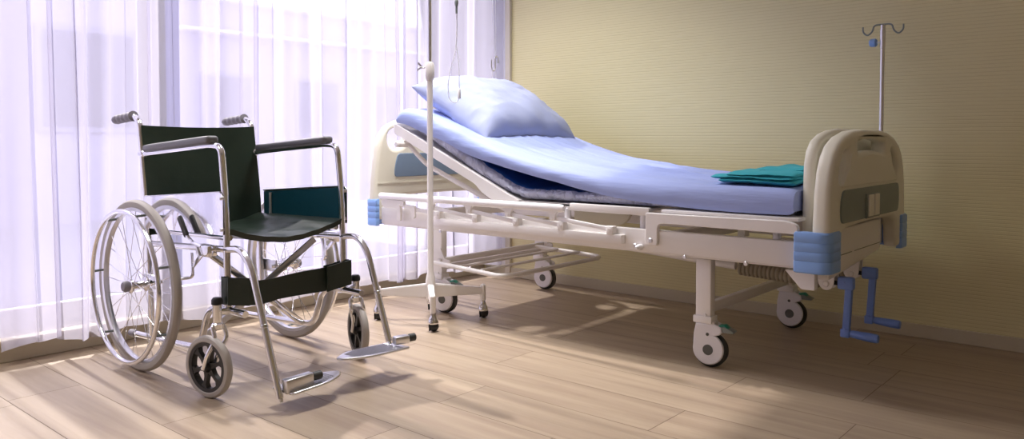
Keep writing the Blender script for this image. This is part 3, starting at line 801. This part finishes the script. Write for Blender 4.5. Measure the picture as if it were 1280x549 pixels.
for k, (ex, ey) in enumerate(ends):
    d = (Vector((ex,ey,0))-Vector((SX,SY,0))); L_ = d.length; d.normalize()
    e = Vector((SX,SY,0))+d*(L_-.004)
    bm = bm_new(); p = Vector((-d.y,d.x,0)); P0 = Vector((SX,SY,0))+d*.014
    vs = []
    for (q, w, z0, z1) in ((P0,.014,.108,.170), (e,.011,.112,.142)):
        vs.append([bm.verts.new(q+p*a*w+Vector((0,0,z))) for a, z in ((-1,z0),(1,z0),(1,z1),(-1,z1))])
    for i in range(4): bm.faces.new((vs[0][i], vs[0][(i+1)%4], vs[1][(i+1)%4], vs[1][i]))
    bm.faces.new(vs[0]); bm.faces.new(vs[1])
    bmesh.ops.bevel(bm, geom=list(bm.edges), offset=.004, segments=2, affect='EDGES')
    cyl(bm, (ex,ey,.077), (0,0,1), .0125, .080, 18, .006)
    lg = put('leg', bm, 'ivory', iv)
    bm = bm_new(); lathe(bm, [(.008,.078),(.012,.078),(.0125,.066),(.018,.056),(.0235,.040),(.023,.034),(.0,.034)], 20, Matrix.Translation((ex,ey,0))); put('castor_hood', bm, 'chrome', lg)
    bm = bm_new()
    bmesh.ops.create_uvsphere(bm, u_segments=22, v_segments=14, radius=.0225, matrix=Matrix.Translation((ex+.002,ey+.002,.0228)))
    box(bm, ex-.001, ex+.001, ey-.0235, ey+.0235, .006, .035); put('castor_ball', bm, 'black', lg, label='black twin-ball castor')

# infusion line hanging from the stand's hook
inf = thing('infusion_line', 'thin clear infusion tube looping from the drip stand above the pillow', 'infusion tube', (-2.49, 2.525, 1.02))
bm = bm_new()
top = Vector((SX+.11, SY+.094, 2.04)); 
tube(bm, [top, (-2.480,2.53,1.80), (-2.488,2.524,1.45)], .0022, 8)
tube(bm, [(-2.488,2.524,1.42),(-2.486,2.526,1.30),(-2.492,2.520,1.205),(-2.512,2.503,1.12),(-2.519,2.498,1.06),(-2.515,2.502,1.005),(-2.498,2.515,.985),(-2.487,2.528,.99),(-2.481,2.533,1.01)], .0021, 8, rad=.03)
tube(bm, [(-2.486,2.526,1.42),(-2.489,2.524,1.24),(-2.481,2.531,1.17),(-2.479,2.532,1.045)], .0021, 8, rad=.03)
put('tube', bm, 'tube', inf)
bm = bm_new(); cyl(bm, (-2.488,2.524,1.385), (0,0,1), .005, .04, 12, .002); lathe(bm, [(0,1.418),(.007,1.42),(.009,1.435),(.004,1.455),(0,1.46)], 14, Matrix.Translation((-2.488,2.524,0))); put('connector', bm, 'greylever', inf, label='small grey tube connector')
bm = bm_new(); box(bm, -2.486,-2.474,2.526,2.539,1.005,1.05,.004); put('roller_clamp', bm, 'white', inf, label='white roller clamp')

# ================================================================== WHEELCHAIR
WY = 1.552
wc = thing('wheelchair', 'folding chrome wheelchair with dark green-black vinyl seat, facing right beside the curtains', 'wheelchair', (-2.6, WY, 0))
RT = .0112
def S(s, y): return WY+s*y
def back_x(z):   # back post line
    return interp([(.05,-2.886),(.45,-2.900),(.62,-2.915),(.88,-2.955)], z)
for s in (-1, 1):
    y = S(s,.230)
    bm = bm_new(); tube(bm, [(-2.886,y,.085),(-2.900,y,.45),(-2.915,y,.62),(-2.956,y,.885),(-3.00,y,.910),(-3.12,y,.903)], RT, 14, rad=.035)
    put('back_tube', bm, 'chrome', wc)
    # grip with finger grooves
    bm = bm_new(); p0, p1 = Vector((-3.010,y,.910)), Vector((-3.165,y,.898)); prof = [(.0115,0)]
    for k in range(33):
        t = k/32; prof.append((.0165+.0022*math.cos(2*PI*t*4.5)*(1 if .1 < t < .9 else .2)+(.003 if t < .06 else 0), .155*t))
    prof += [(.012,.1565),(0,.157)]
    lathe(bm, [(0,0)]+prof, 18, axis(p0, p1-p0)); put('push_grip', bm, 'grip', wc, label='grey rubber push grip')
    # armrest tube and front post
    bm = bm_new(); tube(bm, [(-2.935,y,.768),(-2.44,y,.803),(-2.375,y,.797),(-2.350,y,.60),(-2.345,y,.262)], RT, 14, rad=.06)
    cyl(bm, (-2.948,y,.768), (1,0,.07), .014, .032, 14, .003)
    put('armrest_tube', bm, 'chrome', wc)
    bm = bm_new()
    outl = [(-2.885,.808),(-2.87,.799),(-2.45,.826),(-2.425,.829)]
    plate(bm, [round_poly([(-2.905,y-.020),(-2.84,y-.026),(-2.48,y-.028),(-2.425,y-.022),(-2.425,y+.022),(-2.48,y+.028),(-2.84,y+.026),(-2.905,y+.020)], .015)], .026, Matrix(((1,0,0,0),(0,1,0,0),(.070,0,1,.805+2.66*.070),(0,0,0,1))), .010, 3)
    put('armrest_pad', bm, 'pad', wc, label='charcoal padded armrest')
    # seat rail, frame rail and lower rail
    bm = bm_new(); tube(bm, [(-2.90,y,.437),(-2.60,y,.452),(-2.33,y,.466)], RT, 14)
    put('frame_rail', bm, 'chrome', wc)
    bm = bm_new(); tube(bm, [(-2.885,S(s,.212),.488),(-2.36,S(s,.212),.500)], .0105, 12); put('seat_rail', bm, 'chrome', wc)
    bm = bm_new(); tube(bm, [(-3.02,y,.082),(-2.62,y,.104),(-2.53,y,.112),(-2.475,y,.245),(-2.41,y,.268),(-2.24,y,.268)], RT, 14, rad=.05)
    put('lower_rail', bm, 'chrome', wc)
    bm = bm_new(); cyl(bm, (-3.015,y,.082), (-1,0,-.05), .0135, .05, 16, .004); put('end_cap', bm, 'grip', wc, label='grey rubber end cap')
    # hanger with footplate
    dx = 0
    if s < 0: foot_end = (-2.052,y,.040)
    else: foot_end = (-2.090,y,.118)
    bm = bm_new(); tube(bm, [(-2.345,y,.466),(-2.262,y,.474),(-2.205,y,.425),foot_end], RT, 14, rad=.05)
    cyl(bm, Vector((-2.205,y,.425)).lerp(Vector(foot_end), .45), Vector(foot_end)-Vector((-2.205,y,.425)), .0128, .012, 14, .002)
    hg = put('footrest_hanger', bm, 'chrome', wc)
    fx, fz = (-2.050, .078) if s < 0 else (-2.070, .118)
    bm = bm_new()
    if s < 0:
        obox(bm, (fx+.008,y+.008,fz-.002), (fx+.010,y+.105,fz+.002), .030, .044, .005)
    else:
        obox(bm, (fx,y+.004,fz+.004), (fx+.012,y+.060,fz+.004), .030, .028, .005)
    tube(bm, [(foot_end[0],y,foot_end[2]+.004),(foot_end[0]+.004,y+.002,foot_end[2]-.010)], .006, 8)
    put('hinge_block', bm, 'steel', hg)
    bm = bm_new()
    if s < 0: cyl(bm, (fx+.012,y+.104,fz+.008), (.03,1,0), .0135, .034, 18, .003)
    else: cyl(bm, (fx+.014,y+.060,fz+.006), (.25,1,.02), .0140, .026, 18, .003)
    put('rubber_cap', bm, 'dark', hg, label='black rubber stop')
    # ribbed aluminium foot plate reaching inwards
    bm = bm_new(); yi = y+.016 if s < 0 else y+.045
    le = .215 if s < 0 else .275
    dirn = 1 if s < 0 else -1
    xs0, xs1 = fx-.075, fx+.042
    ol = round_poly([(xs0,yi),(xs1,yi),(xs1+.004,yi+dirn*le*.62),(fx+.012,yi+dirn*le*.93),(fx-.02,yi+dirn*le),(xs0,yi+dirn*le*.70)], [.012,.012,.05,.04,.04,.05])
    tilt = Matrix.Translation((0,0,fz-.022)) @ Matrix(((1,0,0,0),(0,1,0,0),(.03,(-.03 if s > 0 else .06),1,-.03*fx-(-.03 if s > 0 else .06)*yi),(0,0,0,1)))
    plate(bm, [ol], .008, tilt, .003, 1)
    k = 0; yy = yi+dirn*.03
    while abs(yy-yi) < le*.80:
        t = abs(yy-yi)/le; sh = .0 if t < .55 else (t-.55)*.08
        tube(bm, [tilt @ Vector((xs0+.012+sh,yy,.0045)), tilt @ Vector((xs1-.008-sh,yy,.0045))], .0016, 6); yy += dirn*.009
    put('footplate', bm, 'steel', hg, label='ribbed aluminium footplate')
    # skirt guard
    bm = bm_new()
    yo = S(s,.246)
    pl = [(-2.893,.497),(-2.893,.612),(-2.357,.650),(-2.340,.640),(-2.340,.512)]
    plate(bm, [round_poly(pl, .006)], .0022, XZ(yo), .0006, 1)
    g = put('skirt_guard', bm, 'mirror', wc, label='polished steel skirt guard')
    bm = bm_new(); plate(bm, [round_poly([(-2.888,.505),(-2.888,.607),(-2.385,.643),(-2.385,.516)], .006)], .004, XZ(S(s,.2435)), .001, 1); put('guard_lining', bm, 'teal_vinyl', g, label='dark teal vinyl lining')
    bm = bm_new(); tube(bm, [(-2.893,S(s,.244),.613),(-2.36,S(s,.244),.651)], .003, 8); tube(bm, [(-2.83,S(s,.236),.50),(-2.83,S(s,.236),.606)], .006, 8)
    for z in (.530,.632): cyl(bm, (-2.350,S(s,.238),z), (0,s,0), .006, .014, 12, .002)
    put('guard_trim', bm, 'steel', g)
    # brake
    bm = bm_new(); yb = S(s,.268)
    box(bm, -2.475,-2.395, min(S(s,.236),S(s,.272)), max(S(s,.236),S(s,.272)), .438, .476, .006)
    tube(bm, [(-2.440,yb,.470),(-2.500,yb,.478),(-2.540,yb,.500)], .006, 8, rad=.03)
    obox(bm, (-2.430,yb,.450),(-2.500,yb,.398), .005, .016, .002); obox(bm, (-2.505,yb,.445),(-2.500,yb,.372), .005, .014, .002)
    tube(bm, [(-2.500,yb,.372),(-2.512,yb,.360),(-2.560,S(s,.290),.352)], .0055, 8, rad=.01)
    bk = put('brake', bm, 'chrome', wc)
    bm = bm_new(); obox(bm, (-2.536,yb,.496),(-2.588,yb,.560), .014, .022, .006); put('brake_grip', bm, 'dark', bk, label='dark rubber brake grip')
# cross braces
bm = bm_new(); obox(bm, (-2.515,S(-1,.215),.445), (-2.60,S(1,.225),.105), .012, .024, .003); put('cross_brace', bm, 'chrome', wc)
bm = bm_new(); obox(bm, (-2.50,S(1,.215),.445), (-2.585,S(-1,.225),.105), .012, .024, .003); put('cross_brace', bm, 'steel', wc)
bm = bm_new(); cyl(bm, (-2.575,WY,.275), (1,0,0), .010, .055, 12, .002); put('brace_pivot', bm, 'steel', wc)
# upholstery
bm = bm_new(); nz_, ny_ = 26, 24; A = {}
for i in range(nz_+1):
    for j in range(ny_+1):
        z = .470+(.405)*i/nz_; u = -1+2*j/ny_
        sag = .028*(1-u*u)*(.6+.4*math.sin(PI*i/nz_)); e = .004*noise.noise((u*3, z*9, 2))
        x = back_x(z)-sag*.9+.006+e*(1-u*u)
        zz = z - (.006*(1-u*u) if i == nz_ else 0)
        A[i,j] = (x, WY+u*.232, zz)
F = {k: bm.verts.new((p[0]+.009, p[1], p[2])) for k, p in A.items()}
Bk = {k: bm.verts.new((p[0]-.007, p[1], p[2])) for k, p in A.items()}
def skin(F, B, na, nb):
    for i in range(na):
        for j in range(nb):
            bm.faces.new((F[i,j],F[i,j+1],F[i+1,j+1],F[i+1,j])); bm.faces.new((B[i,j],B[i+1,j],B[i+1,j+1],B[i,j+1]))
    for i in range(na):
        for j in (0, nb): bm.faces.new((F[i,j],F[i+1,j],B[i+1,j],B[i,j]) if j == 0 else (F[i,j],B[i,j],B[i+1,j],F[i+1,j]))
    for j in range(nb):
        for i in (0, na): bm.faces.new((F[i,j],B[i,j],B[i,j+1],F[i,j+1]) if i == 0 else (F[i,j],F[i,j+1],B[i,j+1],B[i,j]))
skin(F, Bk, nz_, ny_)
bk = put('backrest', bm, 'vinyl', wc, angle=60)
bm = bm_new(); tube(bm, [(back_x(.80)+.006-.020,WY-.10,.80),(back_x(.80)+.003-.020,WY+.02,.808),(back_x(.80)+.004-.016,WY+.12,.795),(back_x(.70)+.008-.020,WY+.14,.72)], .0016, 6, rad=.03); put('stitching', bm, 'vinyl', bk)
bm = bm_new(); A = {}; na, nb = 26, 28
for i in range(na+1):
    for j in range(nb+1):
        a = i/na; u = -1+2*j/nb; x = -2.895+.555*a - .012*(1-abs(u))*(a > .9)
        z = .512 - .046*(1-u*u)*(.55+.45*math.sin(PI*min(1, a*.6+.2))) + .010*a - .012*max(0, a-.90)*8*(1-abs(u)) + .004*noise.noise((x*9, u*5, 3))
        A[i,j] = (x, WY+u*.222, z)
F = {k: bm.verts.new((p[0], p[1], p[2]+.010)) for k, p in A.items()}; Bk = {k: bm.verts.new((p[0]-.004, p[1], p[2]-.009)) for k, p in A.items()}
skin(F, Bk, na, nb)
bmesh.ops.bevel(bm, geom=[e for e in bm.edges if e.calc_length() > .017 and abs(e.verts[0].co.x-e.verts[1].co.x) < .005 and abs(e.verts[0].co.y-e.verts[1].co.y) < .001], offset=.001, segments=1, affect='EDGES') if False else None
put('seat', bm, 'vinyl', wc, angle=60)
# calf strap looped round the two front posts
bm = bm_new(); path = []
for k in range(41):
    u = -1+2*k/40
    x = -2.325-.085*(1-u*u); zt = .378-.040*(1-u*u) + .004*math.sin(u*5); path.append((x, WY+u*.246, zt, .088-.010*(1-abs(u))*(1-abs(u))))
def ribbon(bm, path, th):
    vs = []
    for (x, y, z, w) in path: vs.append([bm.verts.new((x+th/2,y,z)), bm.verts.new((x+th/2,y,z-w)), bm.verts.new((x-th/2,y,z-w)), bm.verts.new((x-th/2,y,z))])
    for a, b in zip(vs, vs[1:]):
        for k in range(4): bm.faces.new((a[k], a[(k+1)%4], b[(k+1)%4], b[k]))
    bm.faces.new(vs[0]); bm.faces.new(vs[-1])
ribbon(bm, path, .004)
for s in (-1, 1):   # the turned-back ends
    ends_ = [(-2.325,S(s,.246),.378,.088),(-2.345,S(s,.252),.378,.088),(-2.366,S(s,.240),.377,.088),(-2.368,S(s,.20),.366,.088),(-2.375,S(s,.165),.362,.087)]
    ribbon(bm, ends_ if s < 0 else ends_, .004)
    ribbon(bm, [(-2.319,S(s,.246),.379,.090),(-2.330,S(s,.20),.371,.091),(-2.342,S(s,.155),.362,.092)], .005)
put('calf_strap', bm, 'vinyl', wc, angle=60)

# big wheels
WC = Vector((-2.815, 0, .3045)); RW = .3045
def wheel(s, twist):
    yc = S(s,.310); cen = Vector((WC.x, yc, WC.z)); T = axis(cen, (0,s,0))
    bm = bm_new(); lathe(bm, [(RW-.029,-.011),(RW-.020,-.0145),(RW-.008,-.0135),(RW-.0015,-.007),(RW,0),(RW-.0015,.007),(RW-.008,.0135),(RW-.020,.0145),(RW-.029,.011)], 96, T, closed=True)
    wh = put('wheel', bm, 'tyre', wc, label='large rear wheel with grey rubber tyre')
    bm = bm_new(); lathe(bm, [(RW-.040,-.010),(RW-.028,-.0125),(RW-.026,0),(RW-.028,.0125),(RW-.040,.010),(RW-.043,0)], 96, T, closed=True); put('rim', bm, 'steel', wh)
    bm = bm_new(); n = 80; rr = .2655
    tube(bm, [T @ Vector((rr*math.cos(2*PI*k/n), rr*math.sin(2*PI*k/n), .050)) for k in range(n)], .0088, 10, closed=True); put('hand_rim', bm, 'chrome', wh)
    for k in range(7):
        a = 2*PI*k/7+.35
        bm = bm_new(); tube(bm, [T @ Vector(((RW-.036)*math.cos(a),(RW-.036)*math.sin(a),.008)), T @ Vector((rr*math.cos(a),rr*math.sin(a),.050))], .0045, 8); put('hand_rim_spacer', bm, 'greylever', wh)
    bm = bm_new(); lathe(bm, [(0,-.048),(.011,-.048),(.011,-.034),(.026,-.030),(.026,-.024),(.015,-.018),(.013,0),(.015,.018),(.026,.024),(.026,.030),(.020,.034),(.0,.034)], 24, T); put('hub', bm, 'chrome', wh)
    bm = bm_new(); lathe(bm, [(0,.034),(.019,.034),(.0195,.046),(.015,.053),(0,.056)], 24, T); put('hub_cap', bm, 'grip', wh, label='grey hub cap')
    bm = bm_new(); cyl(bm, (WC.x, S(s,.275), WC.z), (0,-s,0), .0075, .05, 12); obox(bm, (WC.x+.01,S(s,.246),WC.z),(-2.905,S(s,.246),WC.z), .010, .05, .004); put('axle', bm, 'steel', wh)
    first = None
    for k in range(28):
        side = .027 if k % 2 else -.027; a = 2*PI*k/28; da = (1.15 if (k//2) % 2 else -1.15)
        if k < 4:
            bm = bm_new(); tube(bm, [T @ Vector((.024*math.cos(a+da),.024*math.sin(a+da),side)), T @ Vector(((RW-.042)*math.cos(a),(RW-.042)*math.sin(a),side*.1))], .0011, 5)
            protos.append(put('spoke', bm, 'chrome', wh, loc=cen)) if s < 0 and False else put('spoke', bm, 'chrome', wh)
        else:
            bm = bm_new(); tube(bm, [T @ Vector((.024*math.cos(a+da),.024*math.sin(a+da),side)), T @ Vector(((RW-.042)*math.cos(a),(RW-.042)*math.sin(a),side*.1))], .0011, 5); put('spoke', bm, 'chrome', wh)
    return wh
protos = []
wheel(-1, 0); wheel(1, 0)

# front castor wheels
def front_caster(s, stem, cen, rz):
    T = Matrix.Translation((cen[0], cen[1], .100)) @ Matrix.Rotation(rz, 4, 'Z') @ Matrix.Rotation(PI/2, 4, 'X')
    bm = bm_new(); lathe(bm, [(.078,-.010),(.083,-.0135),(.094,-.012),(.0985,-.007),(.100,0),(.0985,.007),(.094,.012),(.083,.0135),(.078,.010)], 64, T, closed=True)
    w = put('front_wheel', bm, 'tyre', wc, label='small front wheel with grey rubber tyre')
    bm = bm_new(); lathe(bm, [(.068,-.011),(.080,-.012),(.080,.012),(.068,.011),(.066,0)], 64, T, closed=True)
    lathe(bm, [(0,-.020),(.012,-.020),(.019,-.008),(.019,.008),(.012,.020),(0,.020)], 24, T)
    for k in range(6):
        a = 2*PI*k/6+.3; d = Vector((math.cos(a), math.sin(a), 0)); p = Vector((-d.y, d.x, 0))
        vs = []
        for rad, w_, h in ((.012,.011,.010), (.035,.0058,.008), (.055,.0062,.008), (.071,.017,.009)):
            vs.append([bm.verts.new(T @ (d*rad+p*(w_*a1)+Vector((0,0,h*b1)))) for a1, b1 in ((-1,-1),(1,-1),(1,1),(-1,1))])
        for q, r_ in zip(vs, vs[1:]):
            for i in range(4): bm.faces.new((q[i], q[(i+1)%4], r_[(i+1)%4], r_[i]))
    put('spoked_hub', bm, 'black', w, label='black six-spoke plastic hub')
    bm = bm_new(); Rz = Matrix.Rotation(rz, 3, 'Z'); lat = Rz @ Vector((0,1,0)); fwd = Rz @ Vector((1,0,0)); sx = Vector((stem[0], stem[1], 0))
    c = Vector((cen[0], cen[1], .100))
    for q in (-1, 1):
        a = sx+lat*q*.021+Vector((0,0,.226)); b = sx+fwd*.020+lat*q*.024+Vector((0,0,.190)); e = c+lat*q*.022
        P = fillet([sx+lat*q*.004+Vector((0,0,.232)), a, b, e+Vector((0,0,.04))+fwd*.016, e-Vector((0,0,.004))], .02)
        tube(bm, P, .0072, 10, flat=1)
    cyl(bm, sx+Vector((0,0,.214)), (0,0,1), .019, .022, 20, .004)
    cyl(bm, c-lat*.029, lat, .006, .058, 12, .002)
    put('fork', bm, 'chrome', w)
    bm = bm_new(); cyl(bm, sx+Vector((0,0,.236)), (0,0,1), .0145, .062, 18, .002)
    yq = S(s,.23); obox(bm, (stem[0],yq,.268),(stem[0],stem[1],.268), .018, .022, .003)
    put('stem_housing', bm, 'chrome', w)
    bm = bm_new(); lathe(bm, [(0,.318),(.012,.317),(.0175,.310),(.0175,.296),(.0155,.294),(0,.294)], 20, Matrix.Translation(sx)); put('stem_cap', bm, 'black', w, label='black rubber cap')
front_caster(-1, (-2.335, 1.278), (-2.338, 1.250), R(12))
front_caster(1, (-2.340, 1.834), (-2.362, 1.862), R(-20))

# ================================================================== LIGHT, WORLD, CAMERA
sd = bpy.data.lights.new('sun', 'SUN'); sd.energy = 9.5; sd.color = (1,.93,.84); sd.angle = R(1.6)
so = bpy.data.objects.new('sun', sd); C.objects.link(so); so.location = (-8, 1, 6)
el, az = R(41.5), R(-3)
so.rotation_euler = Vector((math.cos(el)*math.cos(az), math.cos(el)*math.sin(az), -math.sin(el))).to_track_quat('-Z', 'Y').to_euler()

for (lx, ly, pw) in ((-2.5, 2.3, 21), (-2.5, .2, 8)):  # added fill lamps, out of view, brightening what daylight leaves too dark
    t = thing('fill_light', 'added fill lamp in a white ceiling panel, out of view above the %s' % ('bed' if ly > 1 else 'floor to the left of the wheelchair'), 'fill light', (lx, ly, ZC-.05), 'fill lamps')
    bm = bm_new(); box(bm, lx-.34, lx+.34, ly-.34, ly+.34, ZC-.05, ZC, .006); put('frame', bm, 'alu', t)
    ld = bpy.data.lights.new('lamp', 'AREA'); ld.shape = 'SQUARE'; ld.size = .6; ld.spread = R(112); ld.energy = pw; ld.color = (1,.97,.96)
    lo = bpy.data.objects.new('lamp', ld); C.objects.link(lo); lo.parent = t; lo.location = (0, 0, -.006)

w = bpy.data.worlds.new('sky'); bpy.context.scene.world = w; w.use_nodes = True
N, L = w.node_tree.nodes, w.node_tree.links
bg = N['Background']; bg.inputs['Strength'].default_value = 2.0
tc = N.new('ShaderNodeTexCoord'); sp = N.new('ShaderNodeSeparateXYZ'); L.new(tc.outputs['Generated'], sp.inputs[0])
cr = N.new('ShaderNodeValToRGB'); e = cr.color_ramp.elements
e[0].position = 0; e[0].color = (.90,.87,1.0,1); e[1].position = .6; e[1].color = (.62,.66,.92,1)
L.new(sp.outputs['Z'], cr.inputs['Fac']); L.new(cr.outputs['Color'], bg.inputs['Color'])

cam = bpy.data.cameras.new('camera'); co = bpy.data.objects.new('camera', cam); C.objects.link(co)
F_ = 981.0
cam.sensor_fit = 'HORIZONTAL'; cam.sensor_width = 36; cam.lens = F_/1280*36
cam.shift_x = 0; cam.shift_y = -(274.5-211)/1280
cam.clip_start = .05; cam.clip_end = 200
pitch = math.atan(36/981.)
co.location = (0, 0, .82); co.rotation_euler = (PI/2-pitch, 0, R(40.57))
sc = bpy.context.scene; sc.camera = co
sc.view_settings.view_transform = 'Standard'; sc.view_settings.look = 'None'
sc.view_settings.gamma = 1; sc.view_settings.use_curve_mapping = False
sc.view_settings.exposure = 0.36
sc.cycles.transparent_max_bounces = 24
sc.cycles.max_bounces = 12; sc.cycles.diffuse_bounces = 6
